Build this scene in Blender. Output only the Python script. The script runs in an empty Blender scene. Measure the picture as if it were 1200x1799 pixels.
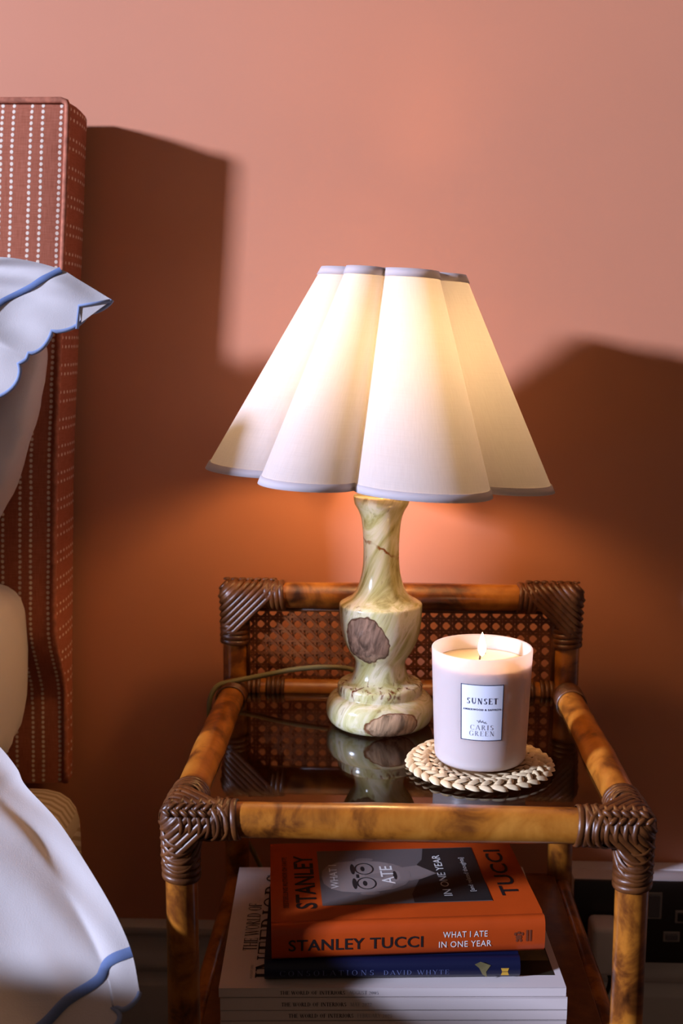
import bpy, bmesh, math, random
from mathutils import Vector, Matrix, noise
R = math.radians
PI = math.pi
random.seed(7)
COL = bpy.context.scene.collection
SC = bpy.context.scene

# ------------------------------------------------------------ camera, light, exposure
CAM = Vector((0, 0, 0.95))
P_, Y_, RL_ = R(8.6), R(2.0), R(0.2)
fw = Vector((-math.sin(Y_) * math.cos(P_), math.cos(Y_) * math.cos(P_), -math.sin(P_)))
r0 = Vector((math.cos(Y_), math.sin(Y_), 0)); u0 = r0.cross(fw)
rr = r0 * math.cos(RL_) + u0 * math.sin(RL_); uu = rr.cross(fw)
cd = bpy.data.cameras.new('camera')
cd.sensor_fit = 'HORIZONTAL'; cd.sensor_width = 36; cd.lens = 60; cd.clip_start = 0.02
cd.dof.use_dof = True; cd.dof.focus_distance = 1.02; cd.dof.aperture_fstop = 9
cam = bpy.data.objects.new('camera', cd); COL.objects.link(cam)
m = Matrix((rr, uu, -fw)).transposed().to_4x4(); m.translation = CAM
cam.matrix_world = m
SC.camera = cam
w = bpy.data.worlds.new('room_ambience'); SC.world = w; w.use_nodes = True
w.node_tree.nodes['Background'].inputs[0].default_value = (1.0, 0.66, 0.46, 1)
w.node_tree.nodes['Background'].inputs[1].default_value = 0.085
LD = Vector((1.70, 1.0, -0.49)).normalized()          # daylight travels from a window at the left
ld = bpy.data.lights.new('window_daylight', 'AREA'); ld.shape = 'RECTANGLE'
ld.size = 0.55; ld.size_y = 0.50; ld.energy = 970; ld.color = (0.85, 0.96, 1.36)
lo = bpy.data.objects.new('window_daylight', ld); COL.objects.link(lo)
lo.location = Vector((-0.15, 1.15, 1.05)) - LD * 7.0
lo.rotation_euler = (-LD).to_track_quat('Z', 'Y').to_euler()
SC.view_settings.view_transform = 'Standard'; SC.view_settings.look = 'None'
SC.view_settings.exposure = 0.0; SC.view_settings.gamma = 1.0
SC.view_settings.use_curve_mapping = False

# ------------------------------------------------------------ materials
def srgb(r, g, b):
    f = lambda c: (c / 255 / 12.92) if c <= 10 else ((c / 255 + 0.055) / 1.055) ** 2.4
    return (f(r), f(g), f(b), 1)

class NT:
    def __init__(s, name):
        s.m = bpy.data.materials.new(name); s.m.use_nodes = True
        s.t = s.m.node_tree; s.b = s.t.nodes['Principled BSDF']; s.out = s.t.nodes['Material Output']
    def n(s, typ, **kw):
        o = s.t.nodes.new(typ)
        for k, v in kw.items():
            if k.startswith('i_'):
                o.inputs[int(k[2:]) if k[2:].isdigit() else k[2:].replace('_', ' ')].default_value = v
            else: setattr(o, k, v)
        return o
    def l(s, a, b): s.t.links.new(a, b)
    def math(s, op, a, b=None, c=None):
        o = s.t.nodes.new('ShaderNodeMath'); o.operation = op
        for i, v in enumerate((a, b, c)):
            if v is None: continue
            if hasattr(v, 'is_linked'): s.l(v, o.inputs[i])
            else: o.inputs[i].default_value = v
        return o.outputs[0]
    def ramp(s, fac, stops):
        o = s.t.nodes.new('ShaderNodeValToRGB'); e = o.color_ramp.elements
        while len(e) < len(stops): e.new(0.5)
        for k, (p, c) in zip(e, stops): k.position = p; k.color = c
        s.l(fac, o.inputs[0]); return o.outputs[0]
    def mix(s, fac, a, b, mode='MIX'):
        o = s.t.nodes.new('ShaderNodeMix'); o.data_type = 'RGBA'; o.blend_type = mode
        for sock, v in ((o.inputs[0], fac), (o.inputs[6], a), (o.inputs[7], b)):
            if hasattr(v, 'is_linked'): s.l(v, sock)
            else: sock.default_value = v
        return o.outputs[2]
    def coord(s, kind='Object', scale=(1, 1, 1), rot=(0, 0, 0)):
        c = s.n('ShaderNodeTexCoord'); mp = s.n('ShaderNodeMapping')
        mp.inputs['Scale'].default_value = scale; mp.inputs['Rotation'].default_value = rot
        s.l(c.outputs[kind], mp.inputs[0]); return mp.outputs[0]
    def noise(s, vec, scale, detail=4, rough=0.55, dist=0.0):
        o = s.n('ShaderNodeTexNoise'); o.inputs['Scale'].default_value = scale
        o.inputs['Detail'].default_value = detail; o.inputs['Roughness'].default_value = rough
        o.inputs['Distortion'].default_value = dist
        s.l(vec, o.inputs['Vector']); return o.outputs[0]
    def bump(s, h, strength=0.3, dist=0.001):
        o = s.n('ShaderNodeBump'); o.inputs['Strength'].default_value = strength
        o.inputs['Distance'].default_value = dist
        s.l(h, o.inputs['Height']); s.l(o.outputs[0], s.b.inputs['Normal'])
    def base(s, c):
        if hasattr(c, 'is_linked'): s.l(c, s.b.inputs['Base Color'])
        else: s.b.inputs['Base Color'].default_value = c
    def set(s, **kw):
        for k, v in kw.items(): s.b.inputs[k.replace('_', ' ')].default_value = v

def plain(name, col, rough=0.5, spec=0.5, metal=0.0, var=0.0, scale=40):
    k = NT(name); k.set(Roughness=rough, Metallic=metal); k.b.inputs['Specular IOR Level'].default_value = spec
    if var:
        nz = k.noise(k.coord(), scale)
        k.base(k.ramp(nz, [(0.3, tuple(c * (1 - var) for c in col[:3]) + (1,)), (0.7, tuple(min(1, c * (1 + var)) for c in col[:3]) + (1,))]))
    else: k.base(col)
    return k.m

def wall_mat():
    k = NT('terracotta_paint'); v = k.coord()
    n1 = k.noise(v, 2.2, 3); n2 = k.noise(v, 260, 3)
    k.base(k.ramp(n1, [(0.3, (0.575, 0.228, 0.126, 1)), (0.7, (0.605, 0.243, 0.136, 1))]))
    k.set(Roughness=0.55); k.b.inputs['Specular IOR Level'].default_value = 0.3
    k.bump(n2, 0.06, 0.001); return k.m

def bamboo_mat():
    k = NT('lacquered_bamboo'); v = k.coord()
    n1 = k.noise(v, 26, 5, 0.6, 0.6); n2 = k.noise(k.coord(scale=(1, 1, 0.15)), 160, 3); n3 = k.noise(v, 9, 2)
    a = k.math('ADD', k.math('MULTIPLY', n1, 0.75), k.math('MULTIPLY', n3, 0.35))
    c = k.ramp(a, [(0.36, (0.035, 0.009, 0.002, 1)), (0.46, (0.15, 0.042, 0.006, 1)), (0.56, (0.37, 0.122, 0.013, 1)), (0.70, (0.48, 0.185, 0.025, 1))])
    k.base(k.mix(0.25, c, k.ramp(n2, [(0.3, (0.5, 0.4, 0.3, 1)), (0.7, (1, 1, 1, 1))]), 'MULTIPLY'))
    k.set(Roughness=0.28); k.b.inputs['Coat Weight'].default_value = 0.4; k.b.inputs['Coat Roughness'].default_value = 0.2
    k.bump(n1, 0.15, 0.001); return k.m

def cane_mat(name, c0, c1, rough=0.35):
    k = NT(name); v = k.coord(); n1 = k.noise(v, 55, 4); n2 = k.noise(v, 420, 2)
    k.base(k.ramp(n1, [(0.3, c0), (0.7, c1)])); k.set(Roughness=rough)
    k.bump(n2, 0.2, 0.0005); return k.m

def dotted_mat(name, rowper, rows, dotper, rad=0.0017):
    """terracotta linen with woven cream dots; UV in metres, rows across u, dots along v"""
    k = NT(name); uv = k.n('ShaderNodeTexCoord').outputs['UV']
    sp = k.n('ShaderNodeSeparateXYZ'); k.l(uv, sp.inputs[0])
    nz = k.noise(uv, 60, 2); wob = k.math('MULTIPLY', k.math('SUBTRACT', nz, 0.5), 0.0016)
    u = k.math('FLOORED_MODULO', k.math('ADD', sp.outputs[0], wob), rowper)
    d = None
    for r_ in rows:
        e = k.math('ABSOLUTE', k.math('SUBTRACT', u, r_))
        d = e if d is None else k.math('MINIMUM', d, e)
    vv = k.math('SUBTRACT', k.math('FLOORED_MODULO', k.math('ADD', sp.outputs[1], wob), dotper), dotper / 2)
    dist = k.math('SQRT', k.math('ADD', k.math('MULTIPLY', d, d), k.math('MULTIPLY', k.math('MULTIPLY', vv, vv), 0.75)))
    mask = k.math('SUBTRACT', 1.0, k.math('SMOOTH_MIN', k.math('DIVIDE', dist, rad), 1.0, 0.15))
    mask = k.ramp(k.math('DIVIDE', dist, rad * 2), [(0.42, (1, 1, 1, 1)), (0.56, (0, 0, 0, 1))])
    wv1 = k.noise(k.coord('UV', (60, 900, 1)), 1, 2); wv2 = k.noise(k.coord('UV', (900, 60, 1)), 1, 2)
    weave = k.math('ADD', k.math('MULTIPLY', wv1, 0.5), k.math('MULTIPLY', wv2, 0.5))
    basec = k.ramp(weave, [(0.35, (0.31, 0.088, 0.046, 1)), (0.65, (0.43, 0.140, 0.082, 1))])
    k.base(k.mix(mask, basec, (0.80, 0.66, 0.52, 1)))
    k.set(Roughness=0.9); k.b.inputs['Specular IOR Level'].default_value = 0.1
    k.bump(k.math('ADD', weave, mask), 0.4, 0.0006); return k.m

def cloth_mat(name, col, scale=900, transl=0.0):
    k = NT(name); v = k.coord(); n1 = k.noise(v, scale, 2); n2 = k.noise(v, 14, 3)
    k.base(col); k.set(Roughness=0.85); k.b.inputs['Specular IOR Level'].default_value = 0.15
    k.b.inputs['Sheen Weight'].default_value = 0.15
    k.bump(k.math('ADD', k.math('MULTIPLY', n1, 0.15), n2), 0.25, 0.004)
    return k.m

def shade_mat():
    k = NT('cotton_lampshade'); v = k.coord('UV', (700, 14, 1)); v2 = k.coord('UV', (20, 500, 1))
    n1 = k.noise(v, 1, 2); n2 = k.noise(v2, 1, 2); we = k.math('ADD', n1, n2)
    c = k.ramp(k.math('MULTIPLY', we, 0.5), [(0.35, (0.42, 0.385, 0.38, 1)), (0.65, (0.48, 0.445, 0.44, 1))])
    k.base(c); k.set(Roughness=0.85); k.b.inputs['Specular IOR Level'].default_value = 0.15
    k.bump(we, 0.15, 0.0004)
    tr = k.n('ShaderNodeBsdfTranslucent'); tr.inputs[0].default_value = (0.80, 0.85, 0.98, 1)
    mx = k.n('ShaderNodeMixShader'); mx.inputs[0].default_value = 0.17
    k.l(k.b.outputs[0], mx.inputs[1]); k.l(tr.outputs[0], mx.inputs[2]); k.l(mx.outputs[0], k.out.inputs[0])
    return k.m

def onyx_mat():
    k = NT('green_onyx'); tc = k.n('ShaderNodeTexCoord').outputs['Object']
    rot = k.coord('Object', (1, 1, 1), (0, R(-32), R(20)))
    n0 = k.noise(tc, 18, 4)
    def tilted(sc, ang):
        r_ = k.coord('Object', (1, 1, 1), (0, R(ang), 0)); mp = k.n('ShaderNodeMapping'); mp.inputs['Scale'].default_value = sc; k.l(r_, mp.inputs[0]); return mp.outputs[0]
    st = tilted((60, 60, 9), -28)
    n1 = k.noise(st, 1.0, 5, 0.6, 0.8)
    n2 = k.noise(tilted((150, 150, 14), -28), 1.0, 3, 0.5, 0.4)
    c = k.ramp(n1, [(0.28, (0.20, 0.15, 0.035, 1)), (0.40, (0.44, 0.39, 0.15, 1)), (0.50, (0.58, 0.53, 0.28, 1)), (0.62, (0.70, 0.63, 0.44, 1)), (0.74, (0.38, 0.33, 0.11, 1))])
    vein = k.ramp(n2, [(0.30, (1, 1, 1, 1)), (0.37, (0, 0, 0, 1))])
    c = k.mix(k.math('MULTIPLY', vein, 0.55), c, (0.20, 0.13, 0.05, 1))
    # rust vein band across the neck and round the waist above the foot
    sp = k.n('ShaderNodeSeparateXYZ'); k.l(tc, sp.inputs[0])
    def patch(c_, rad, col, edge, c, wob=0.5, sc=45):
        sub = k.n('ShaderNodeVectorMath', operation='SUBTRACT'); k.l(tc, sub.inputs[0]); sub.inputs[1].default_value = c_
        dv = k.n('ShaderNodeVectorMath', operation='DIVIDE'); k.l(sub.outputs[0], dv.inputs[0]); dv.inputs[1].default_value = rad
        ln = k.n('ShaderNodeVectorMath', operation='LENGTH'); k.l(dv.outputs[0], ln.inputs[0])
        nn = k.noise(tc, sc, 3)
        d = k.math('ADD', ln.outputs['Value'], k.math('MULTIPLY', k.math('SUBTRACT', nn, 0.5), wob))
        streak = k.ramp(k.noise(tilted((190, 190, 16), -14), 1.0, 3, 0.6, 0.5), [(0.36, tuple(x * 0.45 for x in col[:3]) + (1,)), (0.64, tuple(min(1, x * 1.5) for x in col[:3]) + (1,))])
        inside = k.ramp(d, [(0.49, (1, 1, 1, 1)), (0.51, (0, 0, 0, 1))]) if False else None
        dd = k.math('MULTIPLY', d, 0.5)
        msk = k.ramp(dd, [(0.485, (1, 1, 1, 1)), (0.50, (0, 0, 0, 1))])
        rim = k.ramp(dd, [(0.455, (0, 0, 0, 1)), (0.475, (1, 1, 1, 1)), (0.485, (1, 1, 1, 1)), (0.505, (0, 0, 0, 1))])
        c = k.mix(msk, c, streak)
        return k.mix(k.math('MULTIPLY', rim, 0.8), c, edge)
    c = patch((-0.015, -0.040, 0.094), (0.023, 0.045, 0.027), (0.22, 0.13, 0.085, 1), (0.07, 0.022, 0.008, 1), c, 1.2, 30)
    c = patch((0.014, -0.050, 0.013), (0.027, 0.026, 0.0145), (0.40, 0.26, 0.15, 1), (0.16, 0.045, 0.012, 1), c, 0.7, 40)
    # waist: red-brown crackle
    n3 = k.noise(k.coord('Object', (110, 110, 45)), 1.0, 4, 0.65, 1.0); zb = k.math('ABSOLUTE', k.math('SUBTRACT', sp.outputs[2], 0.0435))
    band = k.math('MULTIPLY', k.ramp(k.math('MULTIPLY', zb, 60), [(0.25, (1, 1, 1, 1)), (0.75, (0, 0, 0, 1))]), k.ramp(n3, [(0.54, (0, 0, 0, 1)), (0.62, (1, 1, 1, 1))]))
    c = k.mix(band, c, (0.15, 0.035, 0.012, 1))
    wob = k.math('MULTIPLY', k.math('SUBTRACT', k.noise(tc, 90, 3), 0.5), 0.012)
    ln = k.math('ABSOLUTE', k.math('ADD', k.math('SUBTRACT', k.math('ADD', sp.outputs[2], k.math('MULTIPLY', sp.outputs[0], 0.55)), 0.181), wob))
    lm = k.math('MULTIPLY', k.ramp(k.math('MULTIPLY', ln, 200), [(0.12, (1, 1, 1, 1)), (0.40, (0, 0, 0, 1))]), k.ramp(k.noise(tc, 70, 2), [(0.42, (0.15, 0.15, 0.15, 1)), (0.6, (1, 1, 1, 1))]))
    c = k.mix(lm, c, (0.22, 0.06, 0.008, 1))
    k.base(c); k.set(Roughness=0.16); k.b.inputs['Subsurface Weight'].default_value = 0.15
    k.b.inputs['Subsurface Radius'].default_value = (0.012, 0.010, 0.006)
    k.b.inputs['Subsurface Scale'].default_value = 0.5
    return k.m

def glow_mat(name, col, strength):
    k = NT(name); k.base(col); k.set(Emission_Color=col, Emission_Strength=strength); return k.m

def transl_mat(name, col, tcol, fac, rough=0.4):
    k = NT(name); k.base(col); k.set(Roughness=rough)
    tr = k.n('ShaderNodeBsdfTranslucent'); tr.inputs[0].default_value = tcol
    mx = k.n('ShaderNodeMixShader'); mx.inputs[0].default_value = fac
    k.l(k.b.outputs[0], mx.inputs[1]); k.l(tr.outputs[0], mx.inputs[2]); k.l(mx.outputs[0], k.out.inputs[0]); return k.m

def glass_mat():
    k = NT('smoked_glass'); k.base((0.26, 0.17, 0.10, 1)); k.set(Roughness=0.03, IOR=1.5)
    k.b.inputs['Transmission Weight'].default_value = 1.0; return k.m

def ticking_mat():
    k = NT('ticking_stripe'); sp = k.n('ShaderNodeSeparateXYZ'); k.l(k.coord('UV'), sp.inputs[0])
    u = k.math('FLOORED_MODULO', sp.outputs[0], 0.011)
    msk = k.ramp(k.math('DIVIDE', u, 0.011), [(0.0, (0.34, 0.25, 0.16, 1)), (0.42, (0.34, 0.25, 0.16, 1)), (0.52, (0.55, 0.46, 0.36, 1)), (0.95, (0.55, 0.46, 0.36, 1))])
    k.base(msk); k.set(Roughness=0.9); return k.m

M = dict(
    wall=wall_mat(), bamboo=bamboo_mat(),
    cane=cane_mat('dark_cane_binding', (0.050, 0.013, 0.0025, 1), (0.135, 0.042, 0.008, 1), 0.40),
    web=cane_mat('woven_cane', (0.10, 0.024, 0.005, 1), (0.22, 0.062, 0.012, 1), 0.42),
    dots_front=dotted_mat('dotted_linen', 0.0302, (0.0068, 0.0254), 0.0058),
    dots_side=dotted_mat('dotted_linen_turned', 0.0292, (0.006, 0.0155), 0.0105, 0.0017),
    piping=plain('terracotta_piping', (0.42, 0.14, 0.08, 1), 0.85, 0.2, 0, 0.3, 130),
    white=cloth_mat('white_cotton', (0.53, 0.48, 0.46, 1)),
    blue=cloth_mat('blue_embroidery', (0.20, 0.25, 0.39, 1), 1500), cord_blue=cloth_mat('blue_cord', (0.11, 0.155, 0.29, 1), 1500),
    shade=shade_mat(), trim=transl_mat('shade_tape', (0.66, 0.60, 0.62, 1), (0.9, 0.85, 0.85, 1), 0.45, 0.8),
    onyx=onyx_mat(), glass=glass_mat(), tick=ticking_mat(),
    bulb=glow_mat('warm_bulb', (1.0, 0.56, 0.21, 1), 92), flame=glow_mat('candle_flame', (1.0, 0.62, 0.28, 1), 55),
    brass=plain('aged_brass', (0.55, 0.38, 0.14, 1), 0.35, 0.5, 1.0),
    jar=transl_mat('frosted_white_glass', (0.88, 0.79, 0.77, 1), (0.95, 0.66, 0.56, 1), 0.32, 0.32),
    wax=transl_mat('soft_wax', (0.88, 0.78, 0.60, 1), (0.95, 0.7, 0.4, 1), 0.25, 0.35),
    wick=plain('charred_wick', (0.05, 0.03, 0.02, 1), 0.9),
    label=plain('label_paper', (0.76, 0.77, 0.86, 1), 0.6), ink=plain('navy_ink', (0.018, 0.022, 0.06, 1), 0.6),
    greyink=plain('grey_ink', (0.25, 0.25, 0.30, 1), 0.6),
    raffia=cane_mat('palm_raffia', (0.58, 0.42, 0.22, 1), (0.85, 0.70, 0.46, 1), 0.5),
    raffia_dark=plain('raffia_core', (0.20, 0.11, 0.04, 1), 0.8),  # darker brown for the disc beneath the strands
    cord=plain('olive_flex', (0.20, 0.17, 0.07, 1), 0.35), darkcord=plain('brown_flex', (0.03, 0.02, 0.012, 1), 0.5),
    skirt=plain('greige_gloss_paint', (0.58, 0.53, 0.52, 1), 0.35, 0.5, 0, 0.05, 6),
    floor=plain('brown_carpet', (0.11, 0.08, 0.06, 1), 0.95, 0.1, 0, 0.3, 400),
    bedbase=plain('bed_base_linen', (0.35, 0.28, 0.22, 1), 0.9, 0.1, 0, 0.2, 300),
    orange=plain('orange_board', (0.44, 0.052, 0.004, 1), 0.45, 0.4, 0, 0.06, 30), black=plain('black_ink', (0.012, 0.008, 0.008, 1), 0.5),
    paper=plain('page_paper', (0.62, 0.56, 0.48, 1), 0.85), magpaper=plain('magazine_cover_white', (0.66, 0.57, 0.54, 1), 0.4, 0.4),
    print_white=plain('white_print', (0.78, 0.74, 0.70, 1), 0.5),
    pg=plain('photo_grey', (0.13, 0.105, 0.10, 1), 0.45), skin=plain('photo_light_grey', (0.27, 0.21, 0.19, 1), 0.45), skin2=plain('photo_mid_grey', (0.22, 0.17, 0.155, 1), 0.45),
    pd=plain('photo_dark', (0.02, 0.016, 0.015, 1), 0.45),
    blueboard=plain('navy_board', (0.004, 0.006, 0.030, 1), 0.4, 0.4), blueprint=plain('pale_blue_print', (0.10, 0.12, 0.25, 1), 0.5),
    gold=plain('gold_print', (0.55, 0.30, 0.03, 1), 0.5), magdark=plain('cover_photo_dark', (0.022, 0.018, 0.010, 1), 0.35, 0.5, 0, 0.5, 18),
    magolive=plain('cover_photo_olive', (0.16, 0.13, 0.055, 1), 0.4, 0.5, 0, 0.4, 40),
    nickel=plain('black_nickel', (0.030, 0.024, 0.022, 1), 0.35, 0.5, 0.3), plastic=plain('white_plastic', (0.74, 0.66, 0.65, 1), 0.4),
    rocker=plain('grey_rocker', (0.11, 0.10, 0.115, 1), 0.35), frame=plain('socket_trim', (0.30, 0.26, 0.25, 1), 0.3),
    shelf=cane_mat('stained_shelf', (0.10, 0.03, 0.006, 1), (0.2, 0.07, 0.015, 1), 0.4),
)

jb = M['jar'].node_tree.nodes['Principled BSDF']; jb.inputs['Subsurface Weight'].default_value = 0.7; jb.inputs['Subsurface Radius'].default_value = (0.03, 0.026, 0.026); jb.inputs['Subsurface Scale'].default_value = 1.0

# ------------------------------------------------------------ helpers
ROOT = {}
def thing(name, label, cat, loc=(0, 0, 0), group=None):
    o = bpy.data.objects.new(name, None); COL.objects.link(o); o.location = loc; o.empty_display_size = 0.02
    o['label'] = label; o['category'] = cat
    if group: o['group'] = group
    ROOT[o.name] = Vector(loc); return o
def org(parent):
    while parent is not None and parent.parent is not None: parent = parent.parent
    return Vector(parent.location) if parent is not None else Vector((0, 0, 0))
def mesh(name, vs, fs, mat, parent=None, smooth=True, uv=None, kind=None, mats=None, mi=None):
    """vertices in world space; stored relative to the thing's base"""
    o0 = org(parent)
    me = bpy.data.meshes.new(name)
    me.from_pydata([tuple(Vector(v) - o0) for v in vs], [], fs)
    for mt in (mats or [mat]): me.materials.append(mt)
    if mi: me.polygons.foreach_set('material_index', mi)
    if smooth: me.polygons.foreach_set('use_smooth', [True] * len(fs))
    if uv:
        ul = me.uv_layers.new(name='UVMap')
        for lp in me.loops: ul.data[lp.index].uv = uv[lp.vertex_index]
    me.update()
    o = bpy.data.objects.new(name, me); COL.objects.link(o)
    if parent is not None: o.parent = parent
    if kind: o['kind'] = kind
    return o
def fixn(o):
    bm = bmesh.new(); bm.from_mesh(o.data); bmesh.ops.recalc_face_normals(bm, faces=bm.faces); bm.to_mesh(o.data); bm.free(); return o
def autosmooth(o, ang=35):
    bm = bmesh.new(); bm.from_mesh(o.data)
    for e in bm.edges:
        if len(e.link_faces) == 2 and e.calc_face_angle(0) > R(ang): e.smooth = False
    bm.to_mesh(o.data); bm.free(); return o
def tag(o, label, cat, group=None):
    o['label'] = label; o['category'] = cat
    if group: o['group'] = group
    return o
class Geo:
    def __init__(s): s.v = []; s.f = []
    def add(s, v, f): b = len(s.v); s.v += [Vector(x) for x in v]; s.f += [tuple(i + b for i in q) for q in f]; return s
    def box(s, c, d, mtx=None):
        c = Vector(c); vs = []
        for z in (-1, 1):
            for y in (-1, 1):
                for x in (-1, 1): vs.append(Vector((x * d[0] / 2, y * d[1] / 2, z * d[2] / 2)))
        if mtx is not None: vs = [mtx @ v for v in vs]
        return s.add([c + v for v in vs], [(0, 2, 3, 1), (4, 5, 7, 6), (0, 1, 5, 4), (2, 6, 7, 3), (0, 4, 6, 2), (1, 3, 7, 5)])
    def build(s, name, mat, parent=None, smooth=False, **k): return mesh(name, s.v, s.f, mat, parent, smooth, **k)
def rbox(name, c, d, mat, parent=None, bev=0.002, seg=2, rotz=0.0, smooth=True, uvfn=None):
    bm = bmesh.new(); bmesh.ops.create_cube(bm, size=1)
    for v in bm.verts: v.co = Vector((v.co.x * d[0], v.co.y * d[1], v.co.z * d[2]))
    if bev > 0: bmesh.ops.bevel(bm, geom=list(bm.edges), offset=bev, segments=seg, profile=0.5, affect='EDGES')
    mt = Matrix.Translation(Vector(c)) @ Matrix.Rotation(rotz, 4, 'Z'); bmesh.ops.transform(bm, matrix=mt, verts=bm.verts)
    bm.verts.ensure_lookup_table(); vs = [v.co.copy() for v in bm.verts]; fs = [tuple(v.index for v in f.verts) for f in bm.faces]; bm.free()
    o = mesh(name, vs, fs, mat, parent, smooth, uv=[uvfn(v) for v in vs] if uvfn else None)
    return autosmooth(o) if smooth else o
def lathe_geo(prof, c=(0, 0, 0), n=64, closed=False):
    c = Vector(c); vs = []; fs = []
    for (r_, z) in prof:
        for i in range(n): a = 2 * PI * i / n; vs.append(c + Vector((r_ * math.cos(a), r_ * math.sin(a), z)))
    m_ = len(prof)
    for j in range(m_ - 1 + (1 if closed else 0)):
        j2 = (j + 1) % m_
        for i in range(n): i2 = (i + 1) % n; fs.append((j * n + i, j * n + i2, j2 * n + i2, j2 * n + i))
    if not closed: fs.append(tuple(reversed(range(n)))); fs.append(tuple((m_ - 1) * n + i for i in range(n)))
    return vs, fs
def catmull(pts, n=12):
    pts = [Vector(p) for p in pts]; out = []
    for i in range(len(pts) - 1):
        p0 = pts[i - 1] if i else pts[0] * 2 - pts[1]; p1, p2 = pts[i], pts[i + 1]
        p3 = pts[i + 2] if i + 2 < len(pts) else p2 * 2 - p1
        for k in range(n):
            t = k / n
            out.append(0.5 * ((2 * p1) + (p2 - p0) * t + (2 * p0 - 5 * p1 + 4 * p2 - p3) * t * t + (3 * p1 - p0 - 3 * p2 + p3) * t ** 3))
    out.append(pts[-1]); return out
def tube_geo(path, rad, n=10, caps=True):
    path = [Vector(p) for p in path]; vs = []; fs = []; up = None
    for i, p in enumerate(path):
        t = (path[min(i + 1, len(path) - 1)] - path[max(i - 1, 0)]).normalized()
        if up is None: up = t.orthogonal().normalized()
        up = (up - t * up.dot(t)).normalized(); sd = t.cross(up)
        r_ = rad(i / (len(path) - 1)) if callable(rad) else rad
        for k in range(n): a = 2 * PI * k / n; vs.append(p + (up * math.cos(a) + sd * math.sin(a)) * r_)
    for i in range(len(path) - 1):
        for k in range(n): k2 = (k + 1) % n; fs.append((i * n + k, i * n + k2, (i + 1) * n + k2, (i + 1) * n + k))
    if caps: fs.append(tuple(reversed(range(n)))); fs.append(tuple((len(path) - 1) * n + k for k in range(n)))
    return vs, fs
def tube(name, path, rad, mat, parent=None, n=10): return mesh(name, *tube_geo(path, rad, n), mat, parent)
def ribbon_geo(path, nrm, width, thick):
    """raised flat ribbon along path; nrm = list of surface normals"""
    path = [Vector(p) for p in path]; vs = []; fs = []
    for i, p in enumerate(path):
        t = (path[min(i + 1, len(path) - 1)] - path[max(i - 1, 0)]).normalized(); n_ = Vector(nrm[i]).normalized(); s = t.cross(n_).normalized()
        for a, h in ((-0.5, 0), (-0.3, 1), (0.3, 1), (0.5, 0)): vs.append(p + s * (a * width) + n_ * (h * thick))
    for i in range(len(path) - 1):
        for k in range(3): fs.append((i * 4 + k, i * 4 + k + 1, (i + 1) * 4 + k + 1, (i + 1) * 4 + k))
    return vs, fs
def smoothstep(a, b, x): t = max(0, min(1, (x - a) / (b - a))); return t * t * (3 - 2 * t)
def lerp_table(tab, x):
    if x >= tab[0][0]: return tab[0][1]
    for (a, va), (b, vb) in zip(tab, tab[1:]):
        if x >= b: t = (x - b) / (a - b); return vb + (va - vb) * t
    return tab[-1][1]

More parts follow.
